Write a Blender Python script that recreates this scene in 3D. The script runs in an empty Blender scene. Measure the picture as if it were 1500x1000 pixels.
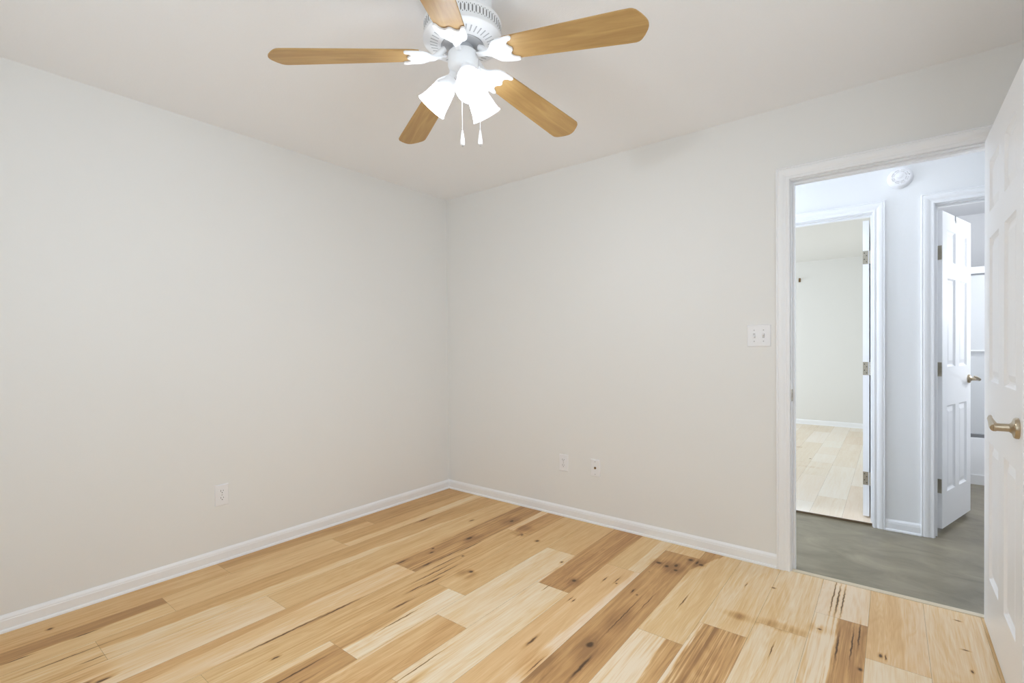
import bpy, bmesh, math, random
from mathutils import Matrix, Vector

# ------------------------------------------------------------------ camera, world, lights, exposure
scene = bpy.context.scene
col = scene.collection
PI = math.pi


def make_camera():
    yaw, pitch, roll = 0.6661, -0.0101, -0.0083
    f = Vector((-math.sin(yaw) * math.cos(pitch), math.cos(yaw) * math.cos(pitch), math.sin(pitch)))
    r = Vector((math.cos(yaw), math.sin(yaw), 0))
    u = r.cross(f)
    r2 = r * math.cos(roll) + u * math.sin(roll)
    u2 = -r * math.sin(roll) + u * math.cos(roll)
    cam = bpy.data.cameras.new('camera')
    o = bpy.data.objects.new('camera', cam)
    col.objects.link(o)
    m = Matrix(((r2.x, u2.x, -f.x), (r2.y, u2.y, -f.y), (r2.z, u2.z, -f.z))).to_4x4()
    m.translation = (2.970, -2.8946, 1.1908)
    o.matrix_world = m
    cam.sensor_fit = 'HORIZONTAL'
    cam.sensor_width = 36
    cam.lens = 707.8 / 1500 * 36
    cam.shift_y = 15.73 / 1500
    cam.clip_start = 0.02
    scene.camera = o


make_camera()

world = bpy.data.worlds.new('world')
scene.world = world
world.use_nodes = True
world.node_tree.nodes['Background'].inputs[0].default_value = (0.80, 0.90, 1.0, 1)
world.node_tree.nodes['Background'].inputs[1].default_value = 0.6

vs = scene.view_settings
vs.view_transform = 'Standard'
vs.look = 'None'
vs.exposure = 0.10
vs.gamma = 1.0
vs.use_curve_mapping = False
scene.cycles.max_bounces = 12
scene.cycles.diffuse_bounces = 8
scene.cycles.glossy_bounces = 5
scene.cycles.sample_clamp_indirect = 10


def area_light(name, loc, rot, sx, sy, power, color):
    l = bpy.data.lights.new(name, 'AREA')
    l.shape = 'RECTANGLE'
    l.size, l.size_y = sx, sy
    l.energy = power
    l.color = color
    o = bpy.data.objects.new(name, l)
    o.location = loc
    o.rotation_euler = rot
    col.objects.link(o)
    return o


# light at the unseen windows; bedroom side and hall ones are added fill
area_light('daylight_bedroom', (1.60, -3.42, 1.55), (PI / 2, 0, 0), 1.5, 1.25, 12.5, (0.875, 0.935, 0.99))
area_light('fill_bedroom_side', (3.62, -2.0, 1.55), (0, PI / 2, 0), 1.2, 1.2, 17.5, (0.875, 0.935, 0.99))  # added fill behind a made-up side window, evens out the walls
area_light('daylight_far_room', (-0.62, 3.6, 1.45), (0, -PI / 2, 0), 1.5, 1.9, 59, (0.78, 0.89, 1.0))
area_light('fill_hall', (0.64, .56, 1.5), (0, -PI / 2, 0), 1.2, .55, 38, (0.86, 0.905, 1.0))  # added fill behind a made-up end window, lifts the lower hall wall
area_light('light_bathroom', (4.72, 2.2, 1.75), (0, PI / 2, 0), 0.6, 0.8, 35, (0.97, 0.96, 0.97))  # unseen source at the opening in the bathroom's right wall

# ------------------------------------------------------------------ helpers


def link(o, parent=None):
    col.objects.link(o)
    if parent is not None:
        o.parent = parent
    return o


def obj(name, bm, mat, parent=None, smooth=False, loc=None):
    me = bpy.data.meshes.new(name)
    if smooth:
        for f in bm.faces:
            f.smooth = True
    bm.to_mesh(me)
    bm.free()
    for m in (mat if isinstance(mat, (list, tuple)) else [mat]):
        me.materials.append(m)
    if smooth:
        try:
            me.set_sharp_from_angle(angle=math.radians(38))
        except Exception:
            pass
    o = bpy.data.objects.new(name, me)
    link(o, parent)
    if loc is not None:
        o.location = loc
    return o


def thing(name, label, cat, loc=(0, 0, 0), rotz=0.0, group=None):
    o = bpy.data.objects.new(name, None)
    o.empty_display_size = 0.05
    link(o)
    o.location = loc
    o.rotation_euler = (0, 0, rotz)
    o['label'] = label
    o['category'] = cat
    if group:
        o['group'] = group
    return o


def tag(o, label, cat, group=None):
    o['label'] = label
    o['category'] = cat
    if group:
        o['group'] = group
    return o


def struct(o, label=None, cat=None):
    o['kind'] = 'structure'
    if label:
        o['label'] = label
    if cat:
        o['category'] = cat
    return o


def add_box(bm, a, b, mi=0, bevel=0.0):
    a = Vector(a)
    b = Vector(b)
    vsx = [bm.verts.new((x, y, z)) for x in (a.x, b.x) for y in (a.y, b.y) for z in (a.z, b.z)]
    fs = []
    for idx in ((0, 1, 3, 2), (4, 6, 7, 5), (0, 4, 5, 1), (2, 3, 7, 6), (0, 2, 6, 4), (1, 5, 7, 3)):
        f = bm.faces.new([vsx[i] for i in idx])
        f.material_index = mi
        fs.append(f)
    if bevel > 0:
        es = list({e for f in fs for e in f.edges})
        r = bmesh.ops.bevel(bm, geom=es, offset=bevel, segments=2, affect='EDGES', profile=0.6)
        for f in r['faces']:
            f.material_index = mi
    return vsx


def box_bm(a, b, bevel=0.0):
    bm = bmesh.new()
    add_box(bm, a, b, 0, bevel)
    bmesh.ops.recalc_face_normals(bm, faces=bm.faces)
    return bm


def basis(axis):
    z = Vector(axis).normalized()
    t = Vector((0, 0, 1)) if abs(z.z) < 0.9 else Vector((1, 0, 0))
    x = t.cross(z).normalized()
    return x, z.cross(x), z


def add_lathe(bm, prof, seg=32, origin=(0, 0, 0), axis=(0, 0, 1), mi=0, cap=True):
    """profile = [(radius, distance along axis)]"""
    x, y, z = basis(axis)
    o = Vector(origin)
    rings = []
    for r, h in prof:
        if r < 1e-5:
            rings.append([bm.verts.new(o + z * h)])
        else:
            rings.append([bm.verts.new(o + z * h + (x * math.cos(2 * PI * k / seg) + y * math.sin(2 * PI * k / seg)) * r)
                          for k in range(seg)])
    for a, b in zip(rings, rings[1:]):
        for k in range(seg):
            k2 = (k + 1) % seg
            if len(a) == 1 and len(b) == 1:
                continue
            if len(a) == 1:
                f = bm.faces.new((a[0], b[k], b[k2]))
            elif len(b) == 1:
                f = bm.faces.new((a[k], b[0], a[k2]))
            else:
                f = bm.faces.new((a[k], b[k], b[k2], a[k2]))
            f.material_index = mi
    if cap:
        for ring in (rings[0], rings[-1]):
            if len(ring) > 2:
                f = bm.faces.new(ring)
                f.material_index = mi
    return rings


def lathe_bm(prof, seg=32, origin=(0, 0, 0), axis=(0, 0, 1), cap=True):
    bm = bmesh.new()
    add_lathe(bm, prof, seg, origin, axis, 0, cap)
    bmesh.ops.recalc_face_normals(bm, faces=bm.faces)
    return bm


def add_tube(bm, pts, radii, seg=12, mi=0, cap=True):
    pts = [Vector(p) for p in pts]
    if not isinstance(radii, (list, tuple)):
        radii = [radii] * len(pts)
    rings = []
    prevx = None
    for i, p in enumerate(pts):
        d = (pts[min(i + 1, len(pts) - 1)] - pts[max(i - 1, 0)]).normalized()
        if prevx is None:
            x, y, _ = basis(d)
        else:
            x = (prevx - d * prevx.dot(d)).normalized()
            y = d.cross(x)
        prevx = x
        rings.append([bm.verts.new(p + (x * math.cos(2 * PI * k / seg) + y * math.sin(2 * PI * k / seg)) * radii[i])
                      for k in range(seg)])
    for a, b in zip(rings, rings[1:]):
        for k in range(seg):
            f = bm.faces.new((a[k], b[k], b[(k + 1) % seg], a[(k + 1) % seg]))
            f.material_index = mi
    if cap:
        for r in (rings[0], rings[-1]):
            bm.faces.new(r).material_index = mi


def tube_bm(pts, radii, seg=12):
    bm = bmesh.new()
    add_tube(bm, pts, radii, seg)
    bmesh.ops.recalc_face_normals(bm, faces=bm.faces)
    return bm


def prism_bm(outline, frame, t0, t1, bevel=0.0):
    """outline of (u, v) points, frame = (origin, u axis, v axis, n axis), thick from t0 to t1 along n"""
    o, u, v, n = [Vector(q) for q in frame]
    bm = bmesh.new()
    lo = [bm.verts.new(o + u * a + v * b + n * t0) for a, b in outline]
    hi = [bm.verts.new(o + u * a + v * b + n * t1) for a, b in outline]
    bm.faces.new(lo[::-1])
    bm.faces.new(hi)
    k = len(outline)
    for i in range(k):
        bm.faces.new((lo[i], lo[(i + 1) % k], hi[(i + 1) % k], hi[i]))
    bmesh.ops.recalc_face_normals(bm, faces=bm.faces)
    if bevel:
        es = [e for e in bm.edges if len({w in lo for w in e.verts}) == 1]
        bmesh.ops.bevel(bm, geom=es, offset=bevel, segments=2, affect='EDGES')
    return bm


# ------------------------------------------------------------------ materials


def new_mat(name):
    m = bpy.data.materials.new(name)
    m.use_nodes = True
    nt = m.node_tree
    return m, nt, nt.nodes['Principled BSDF']


def plain(name, color, rough=0.5, metal=0.0, bump=0.0, bscale=200.0, spec=0.5, vary=0.02):
    """paint, plastic or metal with a faint procedural unevenness"""
    m, nt, b = new_mat(name)
    b.inputs['Roughness'].default_value = rough
    b.inputs['Metallic'].default_value = metal
    b.inputs['Specular IOR Level'].default_value = spec
    tc = nt.nodes.new('ShaderNodeTexCoord')
    n = nt.nodes.new('ShaderNodeTexNoise')
    n.inputs['Scale'].default_value = bscale
    n.inputs['Detail'].default_value = 3
    nt.links.new(tc.outputs['Object'], n.inputs['Vector'])
    mx = nt.nodes.new('ShaderNodeMix')
    mx.data_type = 'RGBA'
    mx.inputs[6].default_value = (*[c * (1 - vary) for c in color], 1)
    mx.inputs[7].default_value = (*[min(1, c * (1 + vary)) for c in color], 1)
    nt.links.new(n.outputs['Fac'], mx.inputs[0])
    nt.links.new(mx.outputs[2], b.inputs['Base Color'])
    if bump:
        bp = nt.nodes.new('ShaderNodeBump')
        bp.inputs['Strength'].default_value = bump
        bp.inputs['Distance'].default_value = 0.002
        nt.links.new(n.outputs['Fac'], bp.inputs['Height'])
        nt.links.new(bp.outputs['Normal'], b.inputs['Normal'])
    return m


M_wall = plain('cream_wall_paint', (0.825, 0.824, 0.812), 0.7, bump=0.12, bscale=320, spec=0.25, vary=0.006)
M_hall = plain('pale_hall_paint', (0.85, 0.86, 0.87), 0.6, bump=0.1, bscale=320, spec=0.3, vary=0.006)
M_far = plain('soft_cream_paint', (0.79, 0.78, 0.755), 0.7, bump=0.1, bscale=320, spec=0.25, vary=0.006)
M_bath = plain('grey_bathroom_paint', (0.76, 0.765, 0.78), 0.6, bump=0.1, bscale=320, spec=0.3, vary=0.006)
M_ceil = plain('white_ceiling_paint', (0.915, 0.922, 0.94), 0.85, bump=0.3, bscale=180, spec=0.15, vary=0.01)
M_trim = plain('white_gloss_trim', (0.895, 0.905, 0.925), 0.32, vary=0.006, bscale=30)
M_door = plain('white_door_paint', (0.90, 0.91, 0.935), 0.35, bump=0.05, bscale=120, vary=0.008)
M_plastic = plain('white_plastic', (0.86, 0.86, 0.88), 0.35, vary=0.005)
M_slot = plain('dark_slot', (0.05, 0.05, 0.05), 0.6)
M_screw = plain('greyed_screw', (0.55, 0.54, 0.54), 0.4, metal=0.3)
M_nickel = plain('brushed_nickel', (0.50, 0.42, 0.31), 0.3, metal=1.0, bscale=400, vary=0.05)
M_hinge = plain('aged_nickel_hinge', (0.46, 0.43, 0.36), 0.38, metal=0.85, bscale=80, vary=0.1)
M_chrome = plain('polished_chrome', (0.72, 0.73, 0.75), 0.16, metal=1.0, vary=0.02)
M_tub = plain('white_tub_enamel', (0.86, 0.87, 0.89), 0.2, vary=0.004)
M_track = plain('grey_metal_track', (0.35, 0.36, 0.38), 0.35, metal=0.7)
M_rail = plain('white_rail_enamel', (0.85, 0.86, 0.88), 0.3)
M_fanwhite = plain('white_fan_enamel', (0.86, 0.87, 0.89), 0.35, vary=0.004)
M_fangrey = plain('shaded_vent_grey', (0.20, 0.20, 0.20), 0.6)
M_under = plain('dark_subfloor', (0.06, 0.045, 0.03), 0.9)
M_edge = plain('board_edge_brown', (0.17, 0.115, 0.065), 0.8)
M_bronze = plain('dark_bronze', (0.20, 0.12, 0.05), 0.4, metal=0.7)
M_ext = plain('outer_wall', (0.6, 0.6, 0.6), 0.9)


def glass_mat(name, color, trans, rough):
    m, nt, b = new_mat(name)
    out = nt.nodes['Material Output']
    t = nt.nodes.new('ShaderNodeBsdfTransparent')
    t.inputs[0].default_value = (*color, 1)
    mix = nt.nodes.new('ShaderNodeMixShader')
    mix.inputs[0].default_value = trans
    b.inputs['Base Color'].default_value = (*color, 1)
    b.inputs['Roughness'].default_value = rough
    n = nt.nodes.new('ShaderNodeTexNoise')
    n.inputs['Scale'].default_value = 90
    bp = nt.nodes.new('ShaderNodeBump')
    bp.inputs['Strength'].default_value = 0.15
    nt.links.new(n.outputs['Fac'], bp.inputs['Height'])
    nt.links.new(bp.outputs['Normal'], b.inputs['Normal'])
    nt.links.new(b.outputs[0], mix.inputs[1])
    nt.links.new(t.outputs[0], mix.inputs[2])
    nt.links.new(mix.outputs[0], out.inputs['Surface'])
    return m


M_frost = glass_mat('frosted_shower_glass', (0.84, 0.86, 0.885), 0.2, 0.25)
M_pane = glass_mat('clear_window_glass', (0.95, 0.97, 0.98), 0.93, 0.02)


def lamp_mat(name, color, strength, base=(0.9, 0.9, 0.92)):
    m, nt, b = new_mat(name)
    b.inputs['Base Color'].default_value = (*base, 1)
    b.inputs['Roughness'].default_value = 0.35
    b.inputs['Emission Color'].default_value = (*color, 1)
    b.inputs['Emission Strength'].default_value = strength
    n = nt.nodes.new('ShaderNodeTexNoise')
    n.inputs['Scale'].default_value = 60
    r = nt.nodes.new('ShaderNodeMapRange')
    r.inputs['To Min'].default_value = 0.3
    r.inputs['To Max'].default_value = 0.4
    nt.links.new(n.outputs['Fac'], r.inputs['Value'])
    nt.links.new(r.outputs['Result'], b.inputs['Roughness'])
    return m


M_shade = lamp_mat('glowing_frosted_shade', (0.97, 0.985, 1.0), 0.12, (0.46, 0.47, 0.49))
_nt = M_shade.node_tree
_tr = _nt.nodes.new('ShaderNodeBsdfTranslucent')
_tr.inputs[0].default_value = (0.95, 0.97, 1.0, 1)
_mx = _nt.nodes.new('ShaderNodeMixShader')
_mx.inputs[0].default_value = 0.10
_nt.links.new(_nt.nodes['Principled BSDF'].outputs[0], _mx.inputs[1])
_nt.links.new(_tr.outputs[0], _mx.inputs[2])
_tp = _nt.nodes.new('ShaderNodeBsdfTransparent')
_tp.inputs[0].default_value = (0.96, 0.98, 1.0, 1)
_m2 = _nt.nodes.new('ShaderNodeMixShader')
_m2.inputs[0].default_value = 0.30
_nt.links.new(_mx.outputs[0], _m2.inputs[1])
_nt.links.new(_tp.outputs[0], _m2.inputs[2])
_nt.links.new(_m2.outputs[0], _nt.nodes['Material Output'].inputs['Surface'])
M_bulb = lamp_mat('lit_bulb', (0.90, 0.955, 1.0), 340.0)
M_dome = lamp_mat('lit_dome', (0.86, 0.92, 1.0), 5.5)


def concrete_mat():
    m, nt, b = new_mat('stained_concrete')
    tc = nt.nodes.new('ShaderNodeTexCoord')
    mp = nt.nodes.new('ShaderNodeMapping')
    mp.inputs['Rotation'].default_value = (0, 0, 0.5)
    mp.inputs['Scale'].default_value = (2.0, 3.6, 1)
    n1 = nt.nodes.new('ShaderNodeTexNoise')
    n1.inputs['Scale'].default_value = 1.6
    n1.inputs['Detail'].default_value = 9
    n1.inputs['Roughness'].default_value = 0.62
    n1.inputs['Distortion'].default_value = 0.7
    r = nt.nodes.new('ShaderNodeValToRGB')
    e = r.color_ramp.elements
    e[0].position, e[0].color = 0.25, (0.125, 0.108, 0.070, 1)
    e[1].position, e[1].color = 0.78, (0.33, 0.285, 0.200, 1)
    q = r.color_ramp.elements.new(0.5)
    q.color = (0.22, 0.189, 0.128, 1)
    nt.links.new(tc.outputs['Object'], mp.inputs['Vector'])
    nt.links.new(mp.outputs['Vector'], n1.inputs['Vector'])
    nt.links.new(n1.outputs['Fac'], r.inputs['Fac'])
    nt.links.new(r.outputs['Color'], b.inputs['Base Color'])
    b.inputs['Roughness'].default_value = 0.3
    return m


M_concrete = concrete_mat()


def blade_mat():
    m, nt, b = new_mat('light_oak_blade')
    tc = nt.nodes.new('ShaderNodeTexCoord')
    mp = nt.nodes.new('ShaderNodeMapping')
    mp.inputs['Scale'].default_value = (2.2, 26, 1)
    n1 = nt.nodes.new('ShaderNodeTexNoise')
    n1.inputs['Scale'].default_value = 1.5
    n1.inputs['Detail'].default_value = 6
    n1.inputs['Distortion'].default_value = 1.2
    r = nt.nodes.new('ShaderNodeValToRGB')
    e = r.color_ramp.elements
    e[0].position, e[0].color = 0.25, (0.37, 0.213, 0.072, 1)
    e[1].position, e[1].color = 0.75, (0.54, 0.35, 0.14, 1)
    nt.links.new(tc.outputs['Object'], mp.inputs['Vector'])
    nt.links.new(mp.outputs['Vector'], n1.inputs['Vector'])
    nt.links.new(n1.outputs['Fac'], r.inputs['Fac'])
    nt.links.new(r.outputs['Color'], b.inputs['Base Color'])
    b.inputs['Roughness'].default_value = 0.42
    return m


M_blade = blade_mat()

# knots and cracks of the hickory boards: x, y, half width across, half length along
KNOTS = [
    (0.417, -0.651, .006, .045), (0.692, -0.462, .006, .02), (0.825, -0.943, .006, .010), (0.862, -0.985, .006, .016),
    (1.04, -0.91, .006, .008), (1.21, -1.024, .012, .012), (0.957, -1.104, .007, .035), (1.126, -1.219, .005, .06),
    (1.177, -1.461, .004, .05), (0.893, -0.700, .011, .030), (0.921, -0.307, .012, .020), (1.256, -0.478, .011, .014),
    (1.124, -0.456, .006, .010), (1.697, -0.778, .013, .014), (1.533, -0.636, .006, .010), (1.814, -0.67, .003, .026),
    (1.881, -0.674, .005, .006), (1.868, -0.640, .0025, .03), (1.794, -0.946, .0035, .014), (1.775, -0.945, .002, .02),
    (1.821, -1.318, .006, .040), (1.978, -0.694, .004, .018), (2.009, -0.719, .004, .005), (2.021, -1.199, .015, .022),
    (2.061, -1.335, .006, .085), (1.962, -0.454, .002, .003), (2.013, -0.336, .011, .014), (2.068, -0.354, .012, .012),
    (1.962, -0.320, .014, .012), (2.091, -0.182, .012, .014), (2.155, -0.208, .013, .013), (2.205, -0.640, .0025, .06),
    (2.514, -0.254, .008, .006), (2.731, -0.522, .007, .005), (2.936, -0.585, .006, .014), (2.953, -0.588, .003, .018),
    (2.879, -0.728, .006, .010), (3.193, -0.093, .010, .004), (3.197, -0.344, .010, .004), (0.131, -2.506, .009, .010),
    (0.451, -2.50, .003, .12), (0.726, -2.452, .007, .028), (0.700, -2.50, .007, .02), (0.545, -2.44, .003, .04),
    (1.099, -2.008, .005, .016), (0.970, -1.90, .0045, .20), (0.976, -1.66, .005, .10), (1.623, -0.922, .002, .03),
    (1.270, -1.545, .003, .10), (1.06, -1.16, .003, .13), (1.098, -1.10, .003, .10), (1.02, -1.05, .003, .10),
    (1.115, -1.32, .004, .05), (0.985, -0.78, .004, .10), (0.965, -0.95, .003, .10), (0.82, -1.17, .006, .03),
    (2.035, -0.93, .002, .16), (2.075, -0.75, .0015, .08), (1.92, -1.43, .002, .05), (2.40, -0.30, .002, .02),
    (2.13, -0.195, .006, .025), (2.05, -0.300, .01, .02), (0.30, -2.42, .004, .045), (0.31, -2.62, .004, .04),
    (2.772, -0.20, .0035, .17), (2.752, -0.16, .0025, .2), (2.792, -0.2, .003, .16), (2.80, -0.62, .003, .10),
    (2.845, -0.57, .0025, .12), (2.865, -0.48, .0025, .09), (2.60, -0.80, .002, .05), (1.245, -2.0, .003, .12),
    (1.58, -1.70, .002, .12), (1.31, -2.08, .003, .08), (3.20, -0.50, .004, .01),
]
# broad brown stains round the knots and figured boards: x, y, half width, half length
STAINS = [
    (2.02, -1.22, .07, .10), (2.06, -0.34, .06, .07), (1.98, -0.33, .06, .06), (2.13, -0.20, .05, .06), (1.21, -1.06, .06, .05),
    (1.70, -0.79, .04, .05), (0.90, -0.70, .05, .09), (0.92, -0.31, .06, .08), (1.07, -0.36, .06, .05), (1.10, -0.46, .05, .03),
    (2.60, -0.60, .10, .035), (2.45, -0.62, .08, .03), (2.74, -0.52, .05, .04), (1.74, -1.93, .03, .14), (1.62, -1.88, .02, .16),
    (0.62, -2.52, .06, .12), (0.70, -2.46, .03, .06), (3.16, -0.66, .03, .05), (2.03, -0.95, .05, .12), (1.93, -1.42, .08, .10),
]


def hickory_mat(name, knots, stains, cols):
    m, nt, b = new_mat(name)
    N, L = nt.nodes.new, nt.links.new

    def attr(n):
        a = N('ShaderNodeAttribute')
        a.attribute_name = n
        return a.outputs['Fac']

    def math_(op, a, bb=None, cc=None, clamp=False):
        x = N('ShaderNodeMath')
        x.operation = op
        x.use_clamp = clamp
        for i, q in enumerate((a, bb, cc)):
            if q is None:
                continue
            if isinstance(q, (int, float)):
                x.inputs[i].default_value = q
            else:
                L(q, x.inputs[i])
        return x.outputs[0]

    tc = N('ShaderNodeTexCoord')
    seed = attr('seed')
    off = N('ShaderNodeCombineXYZ')
    L(seed, off.inputs[0])
    L(seed, off.inputs[2])
    pos = N('ShaderNodeVectorMath')
    pos.operation = 'ADD'
    L(tc.outputs['Object'], pos.inputs[0])
    L(off.outputs[0], pos.inputs[1])

    def noise(sx, sy, detail=4, dist=0.0, rough=0.55):
        mp = N('ShaderNodeMapping')
        mp.inputs['Scale'].default_value = (sx, sy, 7.0)
        L(pos.outputs[0], mp.inputs['Vector'])
        n = N('ShaderNodeTexNoise')
        n.inputs['Scale'].default_value = 1.0
        n.inputs['Detail'].default_value = detail
        n.inputs['Distortion'].default_value = dist
        n.inputs['Roughness'].default_value = rough
        L(mp.outputs['Vector'], n.inputs['Vector'])
        return n.outputs['Fac']

    broad = noise(9, 1.3, 3, 0.6)
    streak = noise(46, 2.0, 5, 0.5)
    fine = noise(300, 9, 3, 0.2)
    warp = noise(9, 2.2, 3, 0.3)
    lines = noise(85, 1.3, 3, 0.8, 0.5)
    # cathedral figure: contour lines of a stretched noise
    fig = noise(11, 1.1, 2, 0.9)
    rings = math_('SINE', math_('MULTIPLY', fig, 70.0))
    tone = attr('tone')
    tone2 = attr('tone2')
    hd = attr('hd')
    h = math_('ADD', hd, math_('MULTIPLY', math_('SUBTRACT', warp, 0.5), 0.05))
    h = math_('ADD', h, math_('MULTIPLY', math_('SUBTRACT', streak, 0.5), 0.03))
    hm = N('ShaderNodeMapRange')
    hm.interpolation_type = 'SMOOTHSTEP'
    hm.inputs['From Min'].default_value = -0.006
    hm.inputs['From Max'].default_value = 0.006
    L(h, hm.inputs['Value'])
    mt = N('ShaderNodeMix')
    L(hm.outputs['Result'], mt.inputs[0])
    L(tone, mt.inputs[2])
    L(tone2, mt.inputs[3])
    t = mt.outputs[0]
    rough_amt = attr('figure')
    t = math_('ADD', t, math_('MULTIPLY', math_('SUBTRACT', broad, 0.5), 0.34))
    t = math_('ADD', t, math_('MULTIPLY', math_('SUBTRACT', streak, 0.5), math_('MULTIPLY_ADD', rough_amt, 0.9, 0.36)))
    t = math_('ADD', t, math_('MULTIPLY', rings, math_('MULTIPLY_ADD', rough_amt, 0.05, 0.028)))
    t = math_('ADD', t, math_('MULTIPLY', math_('SUBTRACT', fine, 0.5), 0.34))
    t = math_('ADD', t, math_('MULTIPLY', math_('SUBTRACT', lines, 0.52), math_('MULTIPLY', rough_amt, 2.6)))

    # warped coordinates for the knots
    wv = N('ShaderNodeTexNoise')
    wv.inputs['Scale'].default_value = 30
    wv.inputs['Detail'].default_value = 2
    L(tc.outputs['Object'], wv.inputs['Vector'])
    wsub = N('ShaderNodeVectorMath')
    wsub.operation = 'SUBTRACT'
    L(wv.outputs['Color'], wsub.inputs[0])
    wsub.inputs[1].default_value = (0.5, 0.5, 0.5)
    wsc = N('ShaderNodeVectorMath')
    wsc.operation = 'MULTIPLY_ADD'
    L(wsub.outputs[0], wsc.inputs[0])
    wsc.inputs[1].default_value = (0.009, 0.012, 0)
    L(tc.outputs['Object'], wsc.inputs[2])

    def field(lst):
        d = None
        for (kx, ky, kw, kl) in lst:
            s = N('ShaderNodeVectorMath')
            s.operation = 'SUBTRACT'
            L(wsc.outputs[0], s.inputs[0])
            s.inputs[1].default_value = (kx, ky, 0)
            k = N('ShaderNodeVectorMath')
            k.operation = 'MULTIPLY'
            L(s.outputs[0], k.inputs[0])
            k.inputs[1].default_value = (1 / kw, 1 / kl, 0)
            ln = N('ShaderNodeVectorMath')
            ln.operation = 'LENGTH'
            L(k.outputs[0], ln.inputs[0])
            d = ln.outputs['Value'] if d is None else math_('MINIMUM', d, ln.outputs['Value'])
        return d

    def band(v, a, bb):
        r = N('ShaderNodeMapRange')
        r.interpolation_type = 'SMOOTHSTEP'
        r.inputs['From Min'].default_value = a
        r.inputs['From Max'].default_value = bb
        r.inputs['To Min'].default_value = 1
        r.inputs['To Max'].default_value = 0
        L(v, r.inputs['Value'])
        return r.outputs['Result']

    if stains:
        t = math_('ADD', t, math_('MULTIPLY', band(field(stains), 0.2, 1.5), math_('MULTIPLY_ADD', math_('SUBTRACT', streak, 0.5), 1.2, 0.27)))
    kd = field(knots) if knots else None
    if kd is not None:
        t = math_('ADD', t, math_('MULTIPLY', band(kd, 0.9, 2.2), 0.28))
    ramp = N('ShaderNodeValToRGB')
    e = ramp.color_ramp.elements
    e[0].position, e[0].color = 0.0, (*cols[0], 1)
    e[1].position, e[1].color = 1.0, (*cols[4], 1)
    for p, c in ((0.25, (*cols[1], 1)), (0.5, (*cols[2], 1)), (0.75, (*cols[3], 1))):
        q = ramp.color_ramp.elements.new(p)
        q.color = c
    L(math_('ADD', t, 0.0, clamp=True), ramp.inputs['Fac'])
    colr = ramp.outputs['Color']
    pk = N('ShaderNodeMix')
    pk.data_type = 'RGBA'
    pk.blend_type = 'MULTIPLY'
    L(attr('pink'), pk.inputs[0])
    L(colr, pk.inputs[6])
    pk.inputs[7].default_value = (1.0, 0.95, 0.95, 1)
    colr = pk.outputs[2]
    if kd is not None:
        mk = N('ShaderNodeMix')
        mk.data_type = 'RGBA'
        L(math_('MULTIPLY', band(kd, 0.45, 1.25), 0.93), mk.inputs[0])
        L(colr, mk.inputs[6])
        mk.inputs[7].default_value = (0.085, 0.045, 0.022, 1)
        colr = mk.outputs[2]
    L(colr, b.inputs['Base Color'])
    rr = N('ShaderNodeMapRange')
    rr.inputs['To Min'].default_value = 0.40
    rr.inputs['To Max'].default_value = 0.52
    L(streak, rr.inputs['Value'])
    L(rr.outputs['Result'], b.inputs['Roughness'])
    b.inputs['Specular IOR Level'].default_value = 0.28
    bp = N('ShaderNodeBump')
    bp.inputs['Strength'].default_value = 0.05
    bp.inputs['Distance'].default_value = 0.001
    L(fine, bp.inputs['Height'])
    L(bp.outputs['Normal'], b.inputs['Normal'])
    return m


M_hick = hickory_mat('hickory_boards', KNOTS, STAINS,
                     ((.89, .75, .56), (.79, .555, .285), (.665, .405, .178), (.50, .28, .115), (.36, .195, .083)))
M_hick_lit = hickory_mat('daylit_hickory_boards', [(1.9, 2.2, .006, .02), (2.3, 3.0, .01, .012)],
                      [(2.35, 2.6, .1, .05), (2.1, 3.6, .08, .05)],
                      ((.86, .81, .72), (.83, .75, .63), (.78, .67, .53), (.68, .56, .42), (.5, .38, .27)))  # same hickory as the bedroom, daylight washout put into the colours

# ------------------------------------------------------------------ floor boards
W0, PITCH = 0.018, 0.1915
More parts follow.
